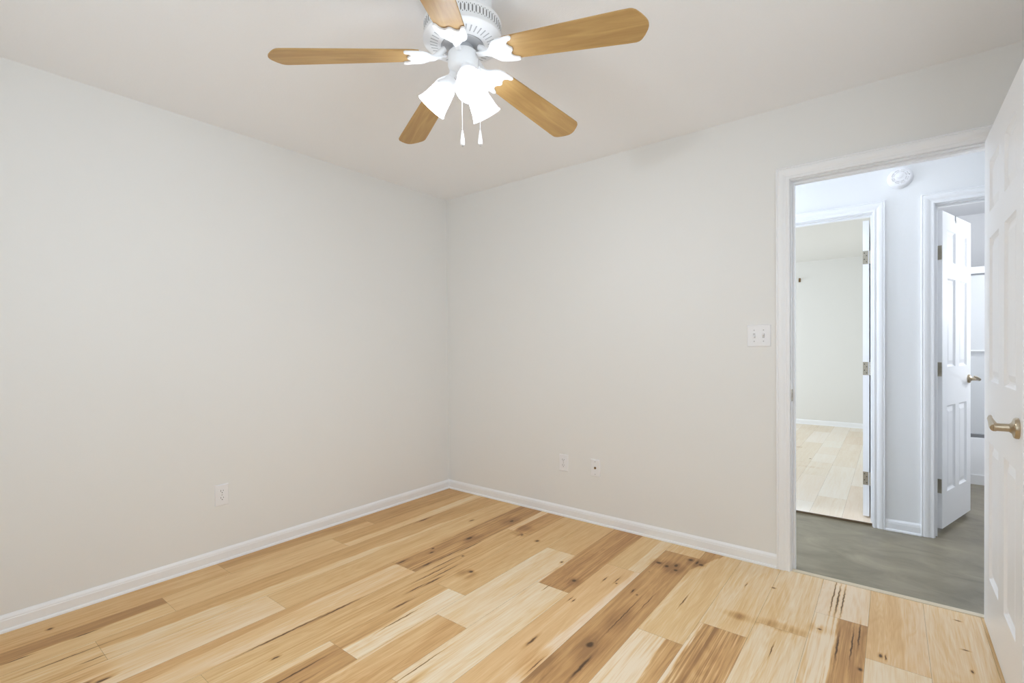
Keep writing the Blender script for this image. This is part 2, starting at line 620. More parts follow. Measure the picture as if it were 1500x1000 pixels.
# per board row: list of boards from the front of the room to the back wall:
# (y end, tone, tone2, heart boundary in m from the left edge (near end, far end), side, figure, pink)
ROWS = {
    -1: [(0.0, .5, .5, None, 1, 0, 0)],
    0: [(-1.812, .42, .7, None, 1, .1, .2), (-0.905, .40, .62, (.10, .12), -1, .0, 0), (0, .62, .8, None, 1, .1, 0)],
    1: [(-2.123, .30, .80, (.10, .085), -1, .1, 0), (-1.226, .30, .5, None, 1, .0, .2), (0, .22, .50, (.125, .11), -1, .0, 0)],
    2: [(-2.408, .33, .5, None, 1, .15, 0), (0, .22, .52, (.085, .20), -1, .05, 0)],
    3: [(-1.806, .16, .3, None, 1, .0, .3), (0, .36, .5, None, 1, .05, 0)],
    4: [(-1.205, .20, .48, (.10, .03), -1, .0, .5), (0, .45, .74, (.02, -.02), 1, .45, .3)],
    5: [(-2.222, .25, .4, None, 1, .1, 0), (-0.435, .42, .55, None, 1, .22, 0), (0, .20, .62, (.07, .05), 1, .2, .5)],
    6: [(-1.82, .16, .66, (.06, .04), 1, .1, 0), (-1.223, .08, .50, (.085, .075), -1, .2, 0), (0, .38, .45, None, 1, .05, 0)],
    7: [(-1.416, .20, .46, (.03, .02), 1, .2, .4), (-0.52, .13, .2, None, 1, .0, 0), (0, .40, .5, None, 1, .0, 0)],
    8: [(-1.808, .2, .4, (.08, .1), 1, .1, .3), (-0.902, .14, .2, None, 1, .06, 0), (0, .15, .68, (.015, -.02), 1, .25, .6)],
    9: [(-0.502, .06, .27, (.148, .155), -1, .0, .9), (0, .14, .35, (.12, .13), -1, .0, 0)],
    10: [(-0.14, .66, .70, None, 1, .12, .2), (0, .28, .4, None, 1, .05, 0)],
    11: [(-0.976, .06, .62, (.15, .13), 1, .25, .2), (0, .24, .66, (-.22, .105), -1, .0, 0)],
    12: [(-0.77, .10, .66, (.055, .02), 1, .75, .3), (0, .20, .3, None, 1, .05, 0)],
    13: [(-0.623, .14, .25, None, 1, .1, 0), (.03, .17, .3, None, 1, .12, 0)],
    14: [(-0.378, .06, .72, (.10, .085), 1, .35, .2), (.03, .05, .3, None, 1, .0, .5)],
    15: [(-0.635, .06, .2, None, 1, .0, 0), (.03, .18, .28, (.12, .1), -1, .05, .5)],
    16: [(-1.0, .12, .3, None, 1, .05, 0), (.03, .16, .3, None, 1, .05, .2)],
    17: [(-0.7, .2, .4, None, 1, .1, 0), (.03, .24, .4, None, 1, .05, 0)],
}


def boards_mesh(name, mat, rows, x0, x1, y0, default_y1, gap=0.00035):
    """one slab of boards; every board a quad with its own tone, figure and grain seed"""
    rng = random.Random(5)
    verts, faces, dat, hdv = [], [], [], []
    for k in sorted(rows):
        xa, xb = W0 + PITCH * k, W0 + PITCH * (k + 1)
        ya = y0
        for (ye, tn, tn2, hb, side, fg, pk) in rows[k]:
            yb = ye if ye is not None else default_y1
            cxa, cxb = max(xa, x0), min(xb, x1)
            if cxb - cxa > 0.002 and yb - ya > 0.002:
                i = len(verts)
                q = [(cxa + gap, ya + gap), (cxb - gap, ya + gap), (cxb - gap, yb - gap), (cxa + gap, yb - gap)]
                verts += [(px, py, 0.0) for px, py in q]
                faces.append((i, i + 1, i + 2, i + 3))
                dat.append((tn, tn2, rng.uniform(0, 60), fg, pk))
                for j, (px, py) in enumerate(q):
                    if hb is None:
                        hdv.append(-1.0)
                    else:
                        b0 = hb[0] if j < 2 else hb[1]
                        hdv.append(side * ((px - xa) - b0))
            ya = yb
    n = len(faces)
    i = len(verts)
    for zz in (-0.0012, -0.0145):                     # body of the slab under the board faces
        verts += [(x0, y0, zz), (x1, y0, zz), (x1, default_y1, zz), (x0, default_y1, zz)]
    faces += [(i, i + 1, i + 2, i + 3), (i + 4, i + 7, i + 6, i + 5), (i, i + 4, i + 5, i + 1), (i + 1, i + 5, i + 6, i + 2),
              (i + 2, i + 6, i + 7, i + 3), (i + 3, i + 7, i + 4, i)]
    me = bpy.data.meshes.new(name)
    me.from_pydata(verts, [], faces)
    me.materials.append(mat)
    me.materials.append(M_edge)
    for p in me.polygons:
        p.material_index = 0 if p.index < n else 1
    for ai, an in enumerate(('tone', 'tone2', 'seed', 'figure', 'pink')):
        a = me.attributes.new(an, 'FLOAT', 'FACE')
        a.data.foreach_set('value', [d[ai] for d in dat] + [0.0] * (len(faces) - n))
    a = me.attributes.new('hd', 'FLOAT', 'POINT')
    a.data.foreach_set('value', hdv + [-1.0] * (len(verts) - len(hdv)))
    o = bpy.data.objects.new(name, me)
    link(o)
    return struct(o)


FRONT, RIGHT, HALLY, T = -3.25, 3.452, 1.075, 0.12
boards_mesh('floor', M_hick, ROWS, 0.0, RIGHT, FRONT, 0.0)
# doorway tongue of the same boards is part of rows 13..17 (they run on to y = 0.03)

rng = random.Random(11)
rows2 = {}
for k in range(-4, 17):
    ys, y = [], 1.10 + rng.uniform(.2, 1.1)
    while y < 5.3:
        ys.append(y)
        y += rng.choice((0.6, 0.9, 1.2, 0.45))
    rows2[k] = [(yy, rng.choice((.05, .1, .2, .3, .42)), .6, None, 1, rng.choice((0, 0, .1)), rng.uniform(0, .6)) for yy in ys + [5.54]]
boards_mesh('floor_far_room', M_hick_lit, rows2, -0.55, 3.0, 1.10, 5.54)

struct(obj('floor_hall', box_bm((0.8, 0.038, -0.08), (4.75, 3.6, -0.0155)), M_concrete))
struct(obj('floor_base', box_bm((-0.8, FRONT - 0.2, -0.2), (4.9, 5.8, -0.081)), M_under))

# ------------------------------------------------------------------ walls and ceilings
H = 2.44
JL, JR, HEAD = 2.556, 3.324, 2.0505      # clear opening of the bedroom doorway
D2L, D2R = 2.108, 2.868                 # doorway of the far room
D3L, D3R = 3.184, 3.804                 # doorway of the bathroom


def wall(name, boxes, mat):
    bm = bmesh.new()
    for a, b in boxes:
        add_box(bm, a, b)
    bmesh.ops.recalc_face_normals(bm, faces=bm.faces)
    return struct(obj(name, bm, mat))


J = 0.018    # jamb board thickness
wall('wall_left', [((-T, FRONT - T, -.08), (0, T, H))], M_wall)
wall('wall_back', [((0, 0, -.08), (JL - J, 0.07, H)), ((JL - J, 0, HEAD + J), (JR + J, 0.07, H)), ((JR + J, 0, -.08), (RIGHT + T, 0.07, H))], M_wall)
wall('wall_hall_near', [((0.8, 0.07, -.08), (JL - J, T, H)), ((JL - J, 0.07, HEAD + J), (JR + J, T, H)), ((JR + J, 0.07, -.08), (4.75, T, H))], M_hall)
wall('wall_right', [((RIGHT, FRONT - T, -.08), (RIGHT + T, -2.65, H)), ((RIGHT, -1.35, -.08), (RIGHT + T, 0, H)),
                    ((RIGHT, -2.65, -.08), (RIGHT + T, -1.35, .92)), ((RIGHT, -2.65, 2.14), (RIGHT + T, -1.35, H))], M_wall)
WX0, WX1, WZ0, WZ1 = 0.85, 2.35, 0.92, 2.14
wall('wall_front', [((0, FRONT - T, -.08), (WX0, FRONT, H)), ((WX1, FRONT - T, -.08), (RIGHT, FRONT, H)),
                    ((WX0, FRONT - T, -.08), (WX1, FRONT, WZ0)), ((WX0, FRONT - T, WZ1), (WX1, FRONT, H))], M_wall)
hy0, hy1 = HALLY, HALLY + 0.07
wall('wall_hall_far', [((0.8, hy0, -.08), (D2L - J, hy1, H)), ((D2R + J, hy0, -.08), (D3L - J, hy1, H)), ((D3R + J, hy0, -.08), (4.75, hy1, H)),
                       ((D2L - J, hy0, HEAD + J), (D2R + J, hy1, H)), ((D3L - J, hy0, HEAD + J), (D3R + J, hy1, H))], M_hall)
wall('wall_far_room_near', [((-0.55, hy1, -.08), (D2L - J, hy1 + .05, H)), ((D2R + J, hy1, -.08), (3.05, hy1 + .05, H)), ((D2L - J, hy1, HEAD + J), (D2R + J, hy1 + .05, H))], M_far)
wall('wall_bathroom_near', [((3.1, hy1, -.08), (D3L - J, hy1 + .05, H)), ((D3R + J, hy1, -.08), (4.65, hy1 + .05, H)), ((D3L - J, hy1, HEAD + J), (D3R + J, hy1 + .05, H))], M_hall)
wall('wall_far_room_back', [((-0.55, 5.54, -.08), (3.1, 5.66, H))], M_far)
wall('wall_far_room_right', [((2.893, hy1 + .067, -.08), (3.05, 5.54, H))], M_far)
wall('wall_bathroom_left', [((3.05, hy1, -.08), (3.1, 3.67, H))], M_bath)
wall('wall_far_room_left', [((-0.67, hy1, -.08), (-0.55, 2.6, H)), ((-0.67, 4.6, -.08), (-0.55, 5.66, H)), ((-0.67, 2.6, -.08), (-0.55, 4.6, 0.6)), ((-0.67, 2.6, 2.2), (-0.55, 4.6, H))], M_far)
wall('wall_bathroom_back', [((3.1, 3.56, -.08), (4.75, 3.67, H))], M_bath)
wall('wall_bathroom_right', [((4.65, hy1 + .05, -.08), (4.75, 1.8, H)), ((4.65, 2.6, -.08), (4.75, 3.56, H)), ((4.65, 1.8, -.08), (4.75, 2.6, 1.4)), ((4.65, 1.8, 2.1), (4.75, 2.6, H))], M_bath)
wall('wall_hall_left', [((0.68, T - .05, -.08), (0.8, .26, H)), ((0.68, .86, -.08), (0.8, hy1, H)), ((0.68, .26, -.08), (0.8, .86, .85)), ((0.68, .26, 2.15), (0.8, .86, H))], M_hall)
wall('wall_hall_right', [((4.75, T - .05, -.08), (4.87, hy1, H))], M_hall)
struct(obj('ceiling', box_bm((-T, FRONT - T, H), (RIGHT + T, 0.07, H + .1)), M_ceil))
struct(obj('ceiling_hall', box_bm((0.68, 0.07, H), (4.87, hy1, H + .1)), M_hall))
struct(obj('ceiling_far_room', box_bm((-0.67, hy1, H), (3.05, 5.66, H + .1)), M_far))
struct(obj('ceiling_bathroom', box_bm((3.05, hy1, H), (4.87, 3.67, H + .1)), M_bath))

# ------------------------------------------------------------------ trim: casings, jambs, baseboards
CASING = [(0, 0), (0, .009), (.004, .0115), (.012, .0115), (.016, .0095), (.022, .0105), (.030, .0145), (.040, .0165), (.050, .0165), (.055, .013), (.058, .016), (.062, .016), (.064, .013), (.064, 0)]


def casing(name, xl, xr, zt, y, ny, z0=0.0):
    """mitred three-piece colonial casing round an opening in a wall of constant y"""
    bm = bmesh.new()
    rv = 0.005
    xl, xr, zt = xl - rv, xr + rv, zt + rv
    rings = []
    for (bx, bz, dx, dz) in ((xl, z0, -1, 0), (xl, zt, -1, 1), (xr, zt, 1, 1), (xr, z0, 1, 0)):
        rings.append([bm.verts.new((bx + dx * u, y + ny * v, bz + dz * u)) for u, v in CASING])
    n = len(CASING)
    for a, b in zip(rings, rings[1:]):
        for i in range(n):
            bm.faces.new((a[i], a[(i + 1) % n], b[(i + 1) % n], b[i]))
    bm.faces.new(rings[0])
    bm.faces.new(rings[-1][::-1])
    bmesh.ops.recalc_face_normals(bm, faces=bm.faces)
    return struct(obj(name, bm, M_trim))


def jamb(name, xl, xr, zt, y0, y1, ys, z0):
    """jamb boards on three sides with a door stop"""
    bm = bmesh.new()
    e = 0.0004
    y0, y1 = y0 + .004, y1 - .004
    add_box(bm, (xl - J + e, y0, z0), (xl, y1, zt))
    add_box(bm, (xr, y0, z0), (xr + J - e, y1, zt))
    add_box(bm, (xl - J + e, y0, zt), (xr + J - e, y1, zt + J - e))
    add_box(bm, (xl, ys, z0), (xl + .011, ys + .032, zt - .011), bevel=.002)
    add_box(bm, (xr - .009, ys, z0), (xr, ys + .032, zt - .011), bevel=.002)
    add_box(bm, (xl, ys, zt - .011), (xr, ys + .032, zt), bevel=.002)
    bmesh.ops.recalc_face_normals(bm, faces=bm.faces)
    return struct(obj(name, bm, M_trim))


casing('trim_1', JL, JR, HEAD, 0.0, -1)
casing('trim_2', JL, JR, HEAD, T, 1, -0.015)
j1 = jamb('trim_3', JL, JR, HEAD, 0.0, T, 0.042, -0.015)
casing('trim_4', D2L, D2R, HEAD, HALLY, -1, -0.015)
jamb('trim_5', D2L, D2R, HEAD, HALLY, HALLY + T, HALLY + 0.04, -0.0145)
casing('trim_6', D3L, D3R, HEAD, HALLY, -1, -0.015)
j3 = jamb('trim_7', D3L, D3R, HEAD, HALLY, HALLY + T, HALLY + 0.04, -0.015)
casing('trim_8', D2L, D2R, HEAD, HALLY + T, 1)
casing('trim_9', D3L, D3R, HEAD, HALLY + T, 1, -0.015)

# latch strike on the left jamb of the bedroom doorway
sp = bmesh.new()
add_box(sp, (JL, 0.006, .895), (JL + .0022, 0.036, .957), bevel=.0008)
add_box(sp, (JL, 0.004, .908), (JL + .004, 0.010, .944), bevel=.001)
add_box(sp, (JL + .0023, 0.014, .914), (JL + .0026, 0.028, .938), 1)
o = obj('strike_plate', sp, [M_hinge, M_slot], j1)
o['label'] = 'aged metal strike plate'

BASE = [(0, 0), (.019, 0), (.0188, .006), (.016, .0115), (.012, .0135), (.012, .050), (.0105, .054), (.0105, .058), (.008, .064), (.004, .069), (.0025, .072), (0, .072)]


def baseboard(name, p, q, n, m0=0, m1=0, z=0.0, mat=None):
    """profile run from p to q along a wall, n = into the room; m0, m1 = mitre at the ends (1 inner corner)"""
    p, q, n = Vector((*p, 0)), Vector((*q, 0)), Vector((*n, 0))
    d = (q - p).normalized()
    bm = bmesh.new()
    a = [bm.verts.new(p + n * u + d * (m0 * u) + Vector((0, 0, z + v))) for u, v in BASE]
    b = [bm.verts.new(q + n * u - d * (m1 * u) + Vector((0, 0, z + v))) for u, v in BASE]
    k = len(BASE)
    for i in range(k):
        bm.faces.new((a[i], a[(i + 1) % k], b[(i + 1) % k], b[i]))
    bm.faces.new(a)
    bm.faces.new(b[::-1])
    bmesh.ops.recalc_face_normals(bm, faces=bm.faces)
    return struct(obj(name, bm, M_trim))


CW = 0.069
baseboard('baseboard_left', (0, FRONT), (0, 0), (1, 0), 1, 1)
baseboard('baseboard_back', (0, 0), (JL - CW, 0), (0, -1), 1, 0)
baseboard('baseboard_right', (RIGHT, FRONT), (RIGHT, 0), (-1, 0), 1, 1)
baseboard('baseboard_front', (0, FRONT), (RIGHT, FRONT), (0, 1), 1, 1)
baseboard('baseboard_back_right', (JR + CW, 0), (RIGHT, 0), (0, -1), 0, 1)
baseboard('baseboard_hall', (D2R + CW, HALLY), (D3L - CW, HALLY), (0, -1), 0, 0, -.0155)
baseboard('baseboard_hall_left', (0.8, HALLY), (D2L - CW, HALLY), (0, -1), 0, 0, -.0155)
baseboard('baseboard_far_room', (-0.55, 5.54), (2.893, 5.54), (0, -1), 0, 0)

# pale wooden reducer strip at the edge of the boards in the doorway
tb = bmesh.new()
pr = [(0.000, 0.0006), (0.000, 0.0030), (0.004, 0.0045), (0.026, 0.0050), (0.036, 0.0020), (0.0385, -0.010), (0.0385, -0.0150), (0.000, -0.0150)]
ra = [tb.verts.new((JL + .0005, 0.0004 + u, v)) for u, v in pr]
rb = [tb.verts.new((JR - .0005, 0.0004 + u, v)) for u, v in pr]
for i in range(len(pr)):
    tb.faces.new((ra[i], ra[(i + 1) % len(pr)], rb[(i + 1) % len(pr)], rb[i]))
tb.faces.new(ra)
tb.faces.new(rb[::-1])
bmesh.ops.recalc_face_normals(tb, faces=tb.faces)
M_strip = plain('pale_wood_strip', (0.70, 0.61, 0.46), 0.4, bscale=60, vary=0.08)
struct(obj('trim_10', tb, M_strip), 'pale wooden reducer strip across the bedroom doorway', 'threshold')

# ------------------------------------------------------------------ six panel doors


def six_panel(w, z0, z1, t, us, zs):
    """door leaf in local coords: u along x from the hinge edge, thickness 0..t along y, moulded panels on both faces"""
    bm = bmesh.new()
    ub = sorted({0.0, w, *[q for a in us for q in a]})
    zb = sorted({z0, z1, *[q for a in zs for q in a]})
    rings = [(0.0, 0.0), (0.004, 0.0055), (0.011, 0.0115), (0.018, 0.0120), (0.042, 0.0040)]

    def quad(pts):
        bm.faces.new([bm.verts.new(p) for p in pts])

    for side in (0, 1):
        def P(u, z, d):
            return (u, d if side == 0 else t - d, z)
        for i in range(len(ub) - 1):
            for k in range(len(zb) - 1):
                a, b, c, d = ub[i], ub[i + 1], zb[k], zb[k + 1]
                if (a, b) in us and (c, d) in zs:
                    loops = [[P(a + s, c + s, dp), P(b - s, c + s, dp), P(b - s, d - s, dp), P(a + s, d - s, dp)] for s, dp in rings]
                    for la, lb in zip(loops, loops[1:]):
                        for q in range(4):
                            quad((la[q], la[(q + 1) % 4], lb[(q + 1) % 4], lb[q]))
                    quad(loops[-1])
                else:
                    quad((P(a, c, 0), P(b, c, 0), P(b, d, 0), P(a, d, 0)))
    for za in (z0, z1):
        for i in range(len(ub) - 1):
            quad(((ub[i], 0, za), (ub[i + 1], 0, za), (ub[i + 1], t, za), (ub[i], t, za)))
    for ua in (0, w):
        for k in range(len(zb) - 1):
            quad(((ua, 0, zb[k]), (ua, t, zb[k]), (ua, t, zb[k + 1]), (ua, 0, zb[k + 1])))
    bmesh.ops.remove_doubles(bm, verts=bm.verts, dist=1e-5)
    bmesh.ops.recalc_face_normals(bm, faces=bm.faces)
    return bm


def lever(parent, u, z, y, ny, du, s=1.0):
    """lever handle on the leaf face at y (outward ny), lever pointing du along the leaf"""
    h = obj('door_handle', lathe_bm([(.0, 0), (.033 * s, 0), (.033 * s, .006), (.030 * s, .011), (.018 * s, .015), (.0125 * s, .021), (.0125 * s, .052), (.0135 * s, .056), (.0, .058)], 28, (u, y, z), (0, ny, 0)), M_nickel, parent, True)
    yy = y + ny * .054
    pts = [(u - du * .008, yy, z - .002), (u + du * .012, yy, z + .002), (u + du * .040, yy + ny * .001, z + .010), (u + du * .075, yy + ny * .0015, z + .018), (u + du * .098, yy - ny * .002, z + .022)]
    lv = tube_bm(pts, [.0115, .0120, .0090, .007, .0050], 14)
    obj('lever', lv, M_nickel, h, True)
    return h


# bedroom door, swung square into the room beside the right wall; local x runs from the hinge towards the camera
ZS = [(.235, .79), (1.04, 1.615), (1.72, 1.925)]
d1 = obj('door_1', six_panel(.766, .012, 2.043, .035, [(.130, .345), (.455, .662)], ZS), M_door)
struct(d1, 'white six-panel door with nickel lever, swung open at the right edge', 'door')
d1.location = (3.2805, -0.036, 0)
d1.rotation_euler = (0, 0, -PI / 2)
# local +x -> world -y ; local +y -> world +x, so the face at local y = 0 looks to world -x
h1 = lever(d1, .704, .925, 0, -1, -1)
lever(d1, .704, .925, .035, 1, -1)
lb = bmesh.new()
add_box(lb, (.7655, .008, .90), (.7672, .027, .955), bevel=.0005)
add_box(lb, (.7665, .012, .918), (.774, .023, .936), bevel=.002)
obj('latch_plate', lb, M_hinge, d1)


def hinge(parent, pts_box, barrel, axis_z):
    hb = bmesh.new()
    for a, b in pts_box:
        add_box(hb, a, b, bevel=.0006)
    bx, by = barrel
    for k in range(5):
        add_lathe(hb, [(0.0, axis_z - .044 + k * .0178), (.0058, axis_z - .044 + k * .0178), (.0058, axis_z - .044 + k * .0178 + .0168), (0.0, axis_z - .044 + k * .0178 + .0168)], 12, (bx, by, 0))
    return hb


def screw_dots(bm, pts, ax, r=.0035):
    for p in pts:
        add_lathe(bm, [(r, 0), (r, .0006), (0, .0008)], 8, p, ax, 1)


for z in (.28, 1.03, 1.77):
    hb = hinge(None, [((-.0015, .004, z - .044), (.0002, .034, z + .044))], (-.006, .040), z)
    obj('hinge', hb, [M_hinge, M_slot], d1)

# far-room door: open square, only its hinge edge and face edge in view
d2 = obj('door_2', six_panel(.752, .012, 2.036, .035, [(.115, .33), (.42, .636)], ZS), M_door)
struct(d2, 'white door standing open into the far room, seen by its hinge edge', 'door')
d2.location = (2.8490, HALLY + T + .012, 0)
d2.rotation_euler = (0, 0, PI / 2)
# local +x -> world +y ; local +y -> world -x
for z in (.272, 1.026, 1.785):
    hb = hinge(None, [((-.0018, .006, z - .045), (.0002, .035, z + .045)), ((-.010, -.0130, z - .045), (-.0015, -.0115, z + .045))], (-.004, -.006), z)
    screw_dots(hb, [(-.0019, .014, z - .03), (-.0019, .026, z - .012), (-.0019, .014, z + .012), (-.0019, .026, z + .03)], (-1, 0, 0))
    obj('hinge', hb, [M_hinge, M_slot], d2)

# bathroom door: hinged at the left jamb, swung most of the way into the bathroom
d3 = obj('door_3', six_panel(.609, .010, 2.036, .035, [(.095, .265), (.345, .515)], ZS), M_door)
struct(d3, 'white six-panel door half open into the bathroom, with nickel lever', 'door')
d3.location = (3.2235, 1.212, 0)
d3.rotation_euler = (0, 0, math.radians(72.3))
# local y = 0 is the face looking towards the bedroom
for z in (.281, 1.028, 1.771):
    hb = hinge(None, [((-.0018, .003, z - .045), (.0002, .034, z + .045))], (-.006, .039), z)
    obj('hinge', hb, [M_hinge, M_slot], d3)
lever(d3, .552, .945, 0, -1, -1, .9)
lever(d3, .552, .945, .035, 1, -1, .9)
# hinge leaves let into the jamb of that doorway, facing the opening
for z in (.283, 1.029, 1.771):
    hb = bmesh.new()
    add_box(hb, (D3L, HALLY + T - .066, z - .046), (D3L + .002, HALLY + T - .006, z + .046), bevel=.0008)
    screw_dots(hb, [(D3L + .002, HALLY + T - .05 + q, z + r) for q, r in ((0, -.03), (.02, -.012), (0, .012), (.02, .03))], (1, 0, 0))
    o = obj('hinge_leaf', hb, [M_hinge, M_slot], j3)
    o['label'] = 'aged nickel hinge leaf'

# small over-door hook on the top edge of the bathroom door
ha = math.radians(72.3)
hk = thing('over_door_hook', 'small dark hook clipped over the top edge of the bathroom door', 'hook', (3.2235 + .26 * math.cos(ha), 1.212 + .26 * math.sin(ha), 2.036), ha)
hb = bmesh.new()
add_box(hb, (-.009, -.0022, -.030), (.009, -.0004, .0022), bevel=.0004)
add_box(hb, (-.009, -.0022, .0004), (.009, .0372, .0022), bevel=.0004)
add_box(hb, (-.009, .0354, -.030), (.009, .0372, .0022), bevel=.0004)
obj('strap', hb, M_track, hk)
obj('hook_tip', prism_bm([(-.007, -.0285), (.007, -.0285), (.0015, -.046), (-.0015, -.046)], ((0, 0, 0), (1, 0, 0), (0, 0, 1), (0, 1, 0)), -.0036, -.0023), M_track, hk)

# ------------------------------------------------------------------ wall plates


def plate_bm(w, h):
    bm = bmesh.new()
    a = [(-w / 2, -h / 2), (w / 2, -h / 2), (w / 2, h / 2), (-w / 2, h / 2)]
    r = [(0, 0), (0, .002), (.0035, .0055)]
    loops = []
    for s, d in r:
        loops.append([bm.verts.new((x - math.copysign(s, x), -d, z - math.copysign(s, z))) for x, z in a])
    for la, lb2 in zip(loops, loops[1:]):
        for i in range(4):
            bm.faces.new((la[i], la[(i + 1) % 4], lb2[(i + 1) % 4], lb2[i]))
    bm.faces.new(loops[-1])
    bm.faces.new(loops[0][::-1])
    bmesh.ops.recalc_face_normals(bm, faces=bm.faces)
    return bm


def small_screw(parent, x, z, y=-.0055):
    bm = lathe_bm([(.0034, 0), (.0034, .0006), (.002, .0011), (0, .0012)], 12, (x, y, z), (0, -1, 0))
    obj('screw', bm, M_screw, parent)


def outlet(loc, rotz, label):
    t = thing('wall_outlet', label, 'outlet', loc, rotz, 'duplex outlets')
    obj('cover_plate', plate_bm(.072, .118), M_plastic, t)
    for s in (-1, 1):
        zc = s * .0195
        ol = [(.0165 * math.cos(q), .0135 * math.sin(q)) for q in [i * PI / 12 for i in range(24)]]
        ol = [(max(-.0150, min(.0150, x)), z) for x, z in ol]
        f = obj('receptacle', prism_bm(ol, ((0, -.0055, zc), (1, 0, 0), (0, 0, 1), (0, -1, 0)), 0, .0016, .0004), M_plastic, t)
        sb = bmesh.new()
        add_box(sb, (-.0075, -.0076, zc + .000), (-.0053, -.0070, zc + .0095))
        add_box(sb, (.0053, -.0076, zc + .0015), (.0073, -.0070, zc + .0085))
        add_lathe(sb, [(.0026, 0), (.0026, .0006)], 10, (0, -.0070, zc - .006), (0, -1, 0))
        bmesh.ops.recalc_face_normals(sb, faces=sb.faces)
        obj('slot', sb, M_slot, f)
    small_screw(t, 0, 0)
    return t


outlet((0, -1.775, .374), PI / 2, 'white duplex outlet low on the left wall')
outlet((1.152, 0, .375), 0, 'white duplex outlet low on the back wall, left of the cable plate')
t = thing('cable_plate', 'small white cable jack plate low on the back wall', 'wall plate', (1.402, 0, .3755))
obj('cover_plate', plate_bm(.070, .114), M_plastic, t)
obj('jack', lathe_bm([(.008, 0), (.008, .002), (.0048, .0025), (.0048, .008), (.0036, .0085), (.0, .0085)], 16, (0, -.0055, 0), (0, -1, 0)), M_bronze, t)
small_screw(t, 0, .042)
small_screw(t, 0, -.042)

t = thing('light_switch', 'white double toggle switch plate beside the doorway casing', 'light switch', (2.403, 0, 1.243))
obj('cover_plate', plate_bm(.116, .118), M_plastic, t)
for s, up in ((-1, -1), (1, 1)):
    x = s * .023
    fb = bmesh.new()
    add_box(fb, (x - .0055, -.0062, -.0125), (x + .0055, -.0050, .0125))
    fr = obj('toggle_slot', fb, M_screw, t)
    tgl = bmesh.new()
    lo = [(-.0045, -.006, -.006), (.0045, -.006, -.006), (.0045, -.006, .006), (-.0045, -.006, .006)]
    dz = up * .008
    hi = [(-.0035, -.019, -.003 + dz), (.0035, -.019, -.003 + dz), (.0035, -.019, .003 + dz), (-.0035, -.019, .003 + dz)]
    va = [tgl.verts.new((x + p[0], p[1], p[2])) for p in lo]
    vb = [tgl.verts.new((x + p[0], p[1], p[2])) for p in hi]
    for i in range(4):
        tgl.faces.new((va[i], va[(i + 1) % 4], vb[(i + 1) % 4], vb[i]))
    tgl.faces.new(vb)
    tgl.faces.new(va[::-1])
    bmesh.ops.recalc_face_normals(tgl, faces=tgl.faces)
    bmesh.ops.bevel(tgl, geom=list(tgl.edges), offset=.0008, segments=2, affect='EDGES')
    obj('toggle', tgl, M_plastic, t)
    small_screw(t, x, .030)
    small_screw(t, x, -.030)

# ------------------------------------------------------------------ smoke detector on the hall wall above the doors
t = thing('smoke_detector', 'round white smoke detector high on the hall wall', 'smoke detector', (3.012, HALLY, 2.250))
obj('base', lathe_bm([(.0, 0), (.066, 0), (.067, .004), (.066, .012), (.062, .014), (0, .014)], 48, (0, 0, 0), (0, -1, 0)), M_plastic, t, True)
cov = lathe_bm([(.0, .0), (.063, .0), (.063, .010), (.058, .018), (.050, .0215), (.040, .0225), (.037, .0205), (.034, .0225), (.030, .0235), (.0, .0265)], 48, (0, -.014, 0), (0, -1, 0))
c = obj('cover', cov, M_plastic, t, True)
gb = bmesh.new()
for r0, r1 in ((.029, .0325), (.040, .0435)):
    for k in range(8):
        a0, a1 = k * PI / 4 + .10, (k + 1) * PI / 4 - .10
        seg = 6
        vi = [[gb.verts.new((r * math.cos(a0 + (a1 - a0) * j / seg), -.014 - (.0243 if r0 < .035 else .0232), r * math.sin(a0 + (a1 - a0) * j / seg))) for r in (r0, r1)] for j in range(seg + 1)]
        vo = [[gb.verts.new((v.co.x, v.co.y + .004, v.co.z)) for v in pr2] for pr2 in vi]
        for j in range(seg):
            gb.faces.new((vi[j][0], vi[j][1], vi[j + 1][1], vi[j + 1][0]))
            gb.faces.new((vo[j][0], vo[j + 1][0], vo[j + 1][1], vo[j][1]))
            gb.faces.new((vi[j][0], vi[j + 1][0], vo[j + 1][0], vo[j][0]))
            gb.faces.new((vi[j][1], vo[j][1], vo[j + 1][1], vi[j + 1][1]))
bmesh.ops.recalc_face_normals(gb, faces=gb.faces)
obj('vent_slots', gb, M_screw, c)
obj('test_button', lathe_bm([(.017, 0), (.017, .003), (.014, .0045), (0, .005)], 24, (0, -.040, .006), (0, -1, 0)), M_plastic, t, True)
obj('indicator_light', lathe_bm([(.003, 0), (.003, .002), (0, .0025)], 10, (.046, -.0355, .006), (0, -1, 0)), M_fangrey, t)

# ------------------------------------------------------------------ ceiling fan with a three-lamp light kit
FX, FY = 1.754, -1.619
fan = thing('ceiling_fan', 'white ceiling fan with five light oak blades and three lit lamps', 'ceiling fan', (FX, FY, H))
obj('canopy', lathe_bm([(.0, 0), (.105, 0), (.105, -.030), (.100, -.045), (.092, -.060), (.088, -.085), (0, -.085)], 48), M_fanwhite, fan, True)
# drum: rounded rim on top, perforated side, wide stepped underside
drum = [(.080, -.082), (.128, -.082), (.137, -.086), (.1405, -.093), (.1385, -.096), (.1385, -.134), (.1405, -.137), (.1420, -.141), (.1420, -.147), (.1385, -.150), (.118, -.157), (.086, -.164), (.079, -.166), (.077, -.160), (.060, -.160), (.060, -.120), (.040, -.120), (.040, -.082)]
bm = bmesh.new()
rings = add_lathe(bm, drum, 72, cap=False)
for a, b in zip(rings[-1], rings[-1][1:] + rings[-1][:1]):
    pass
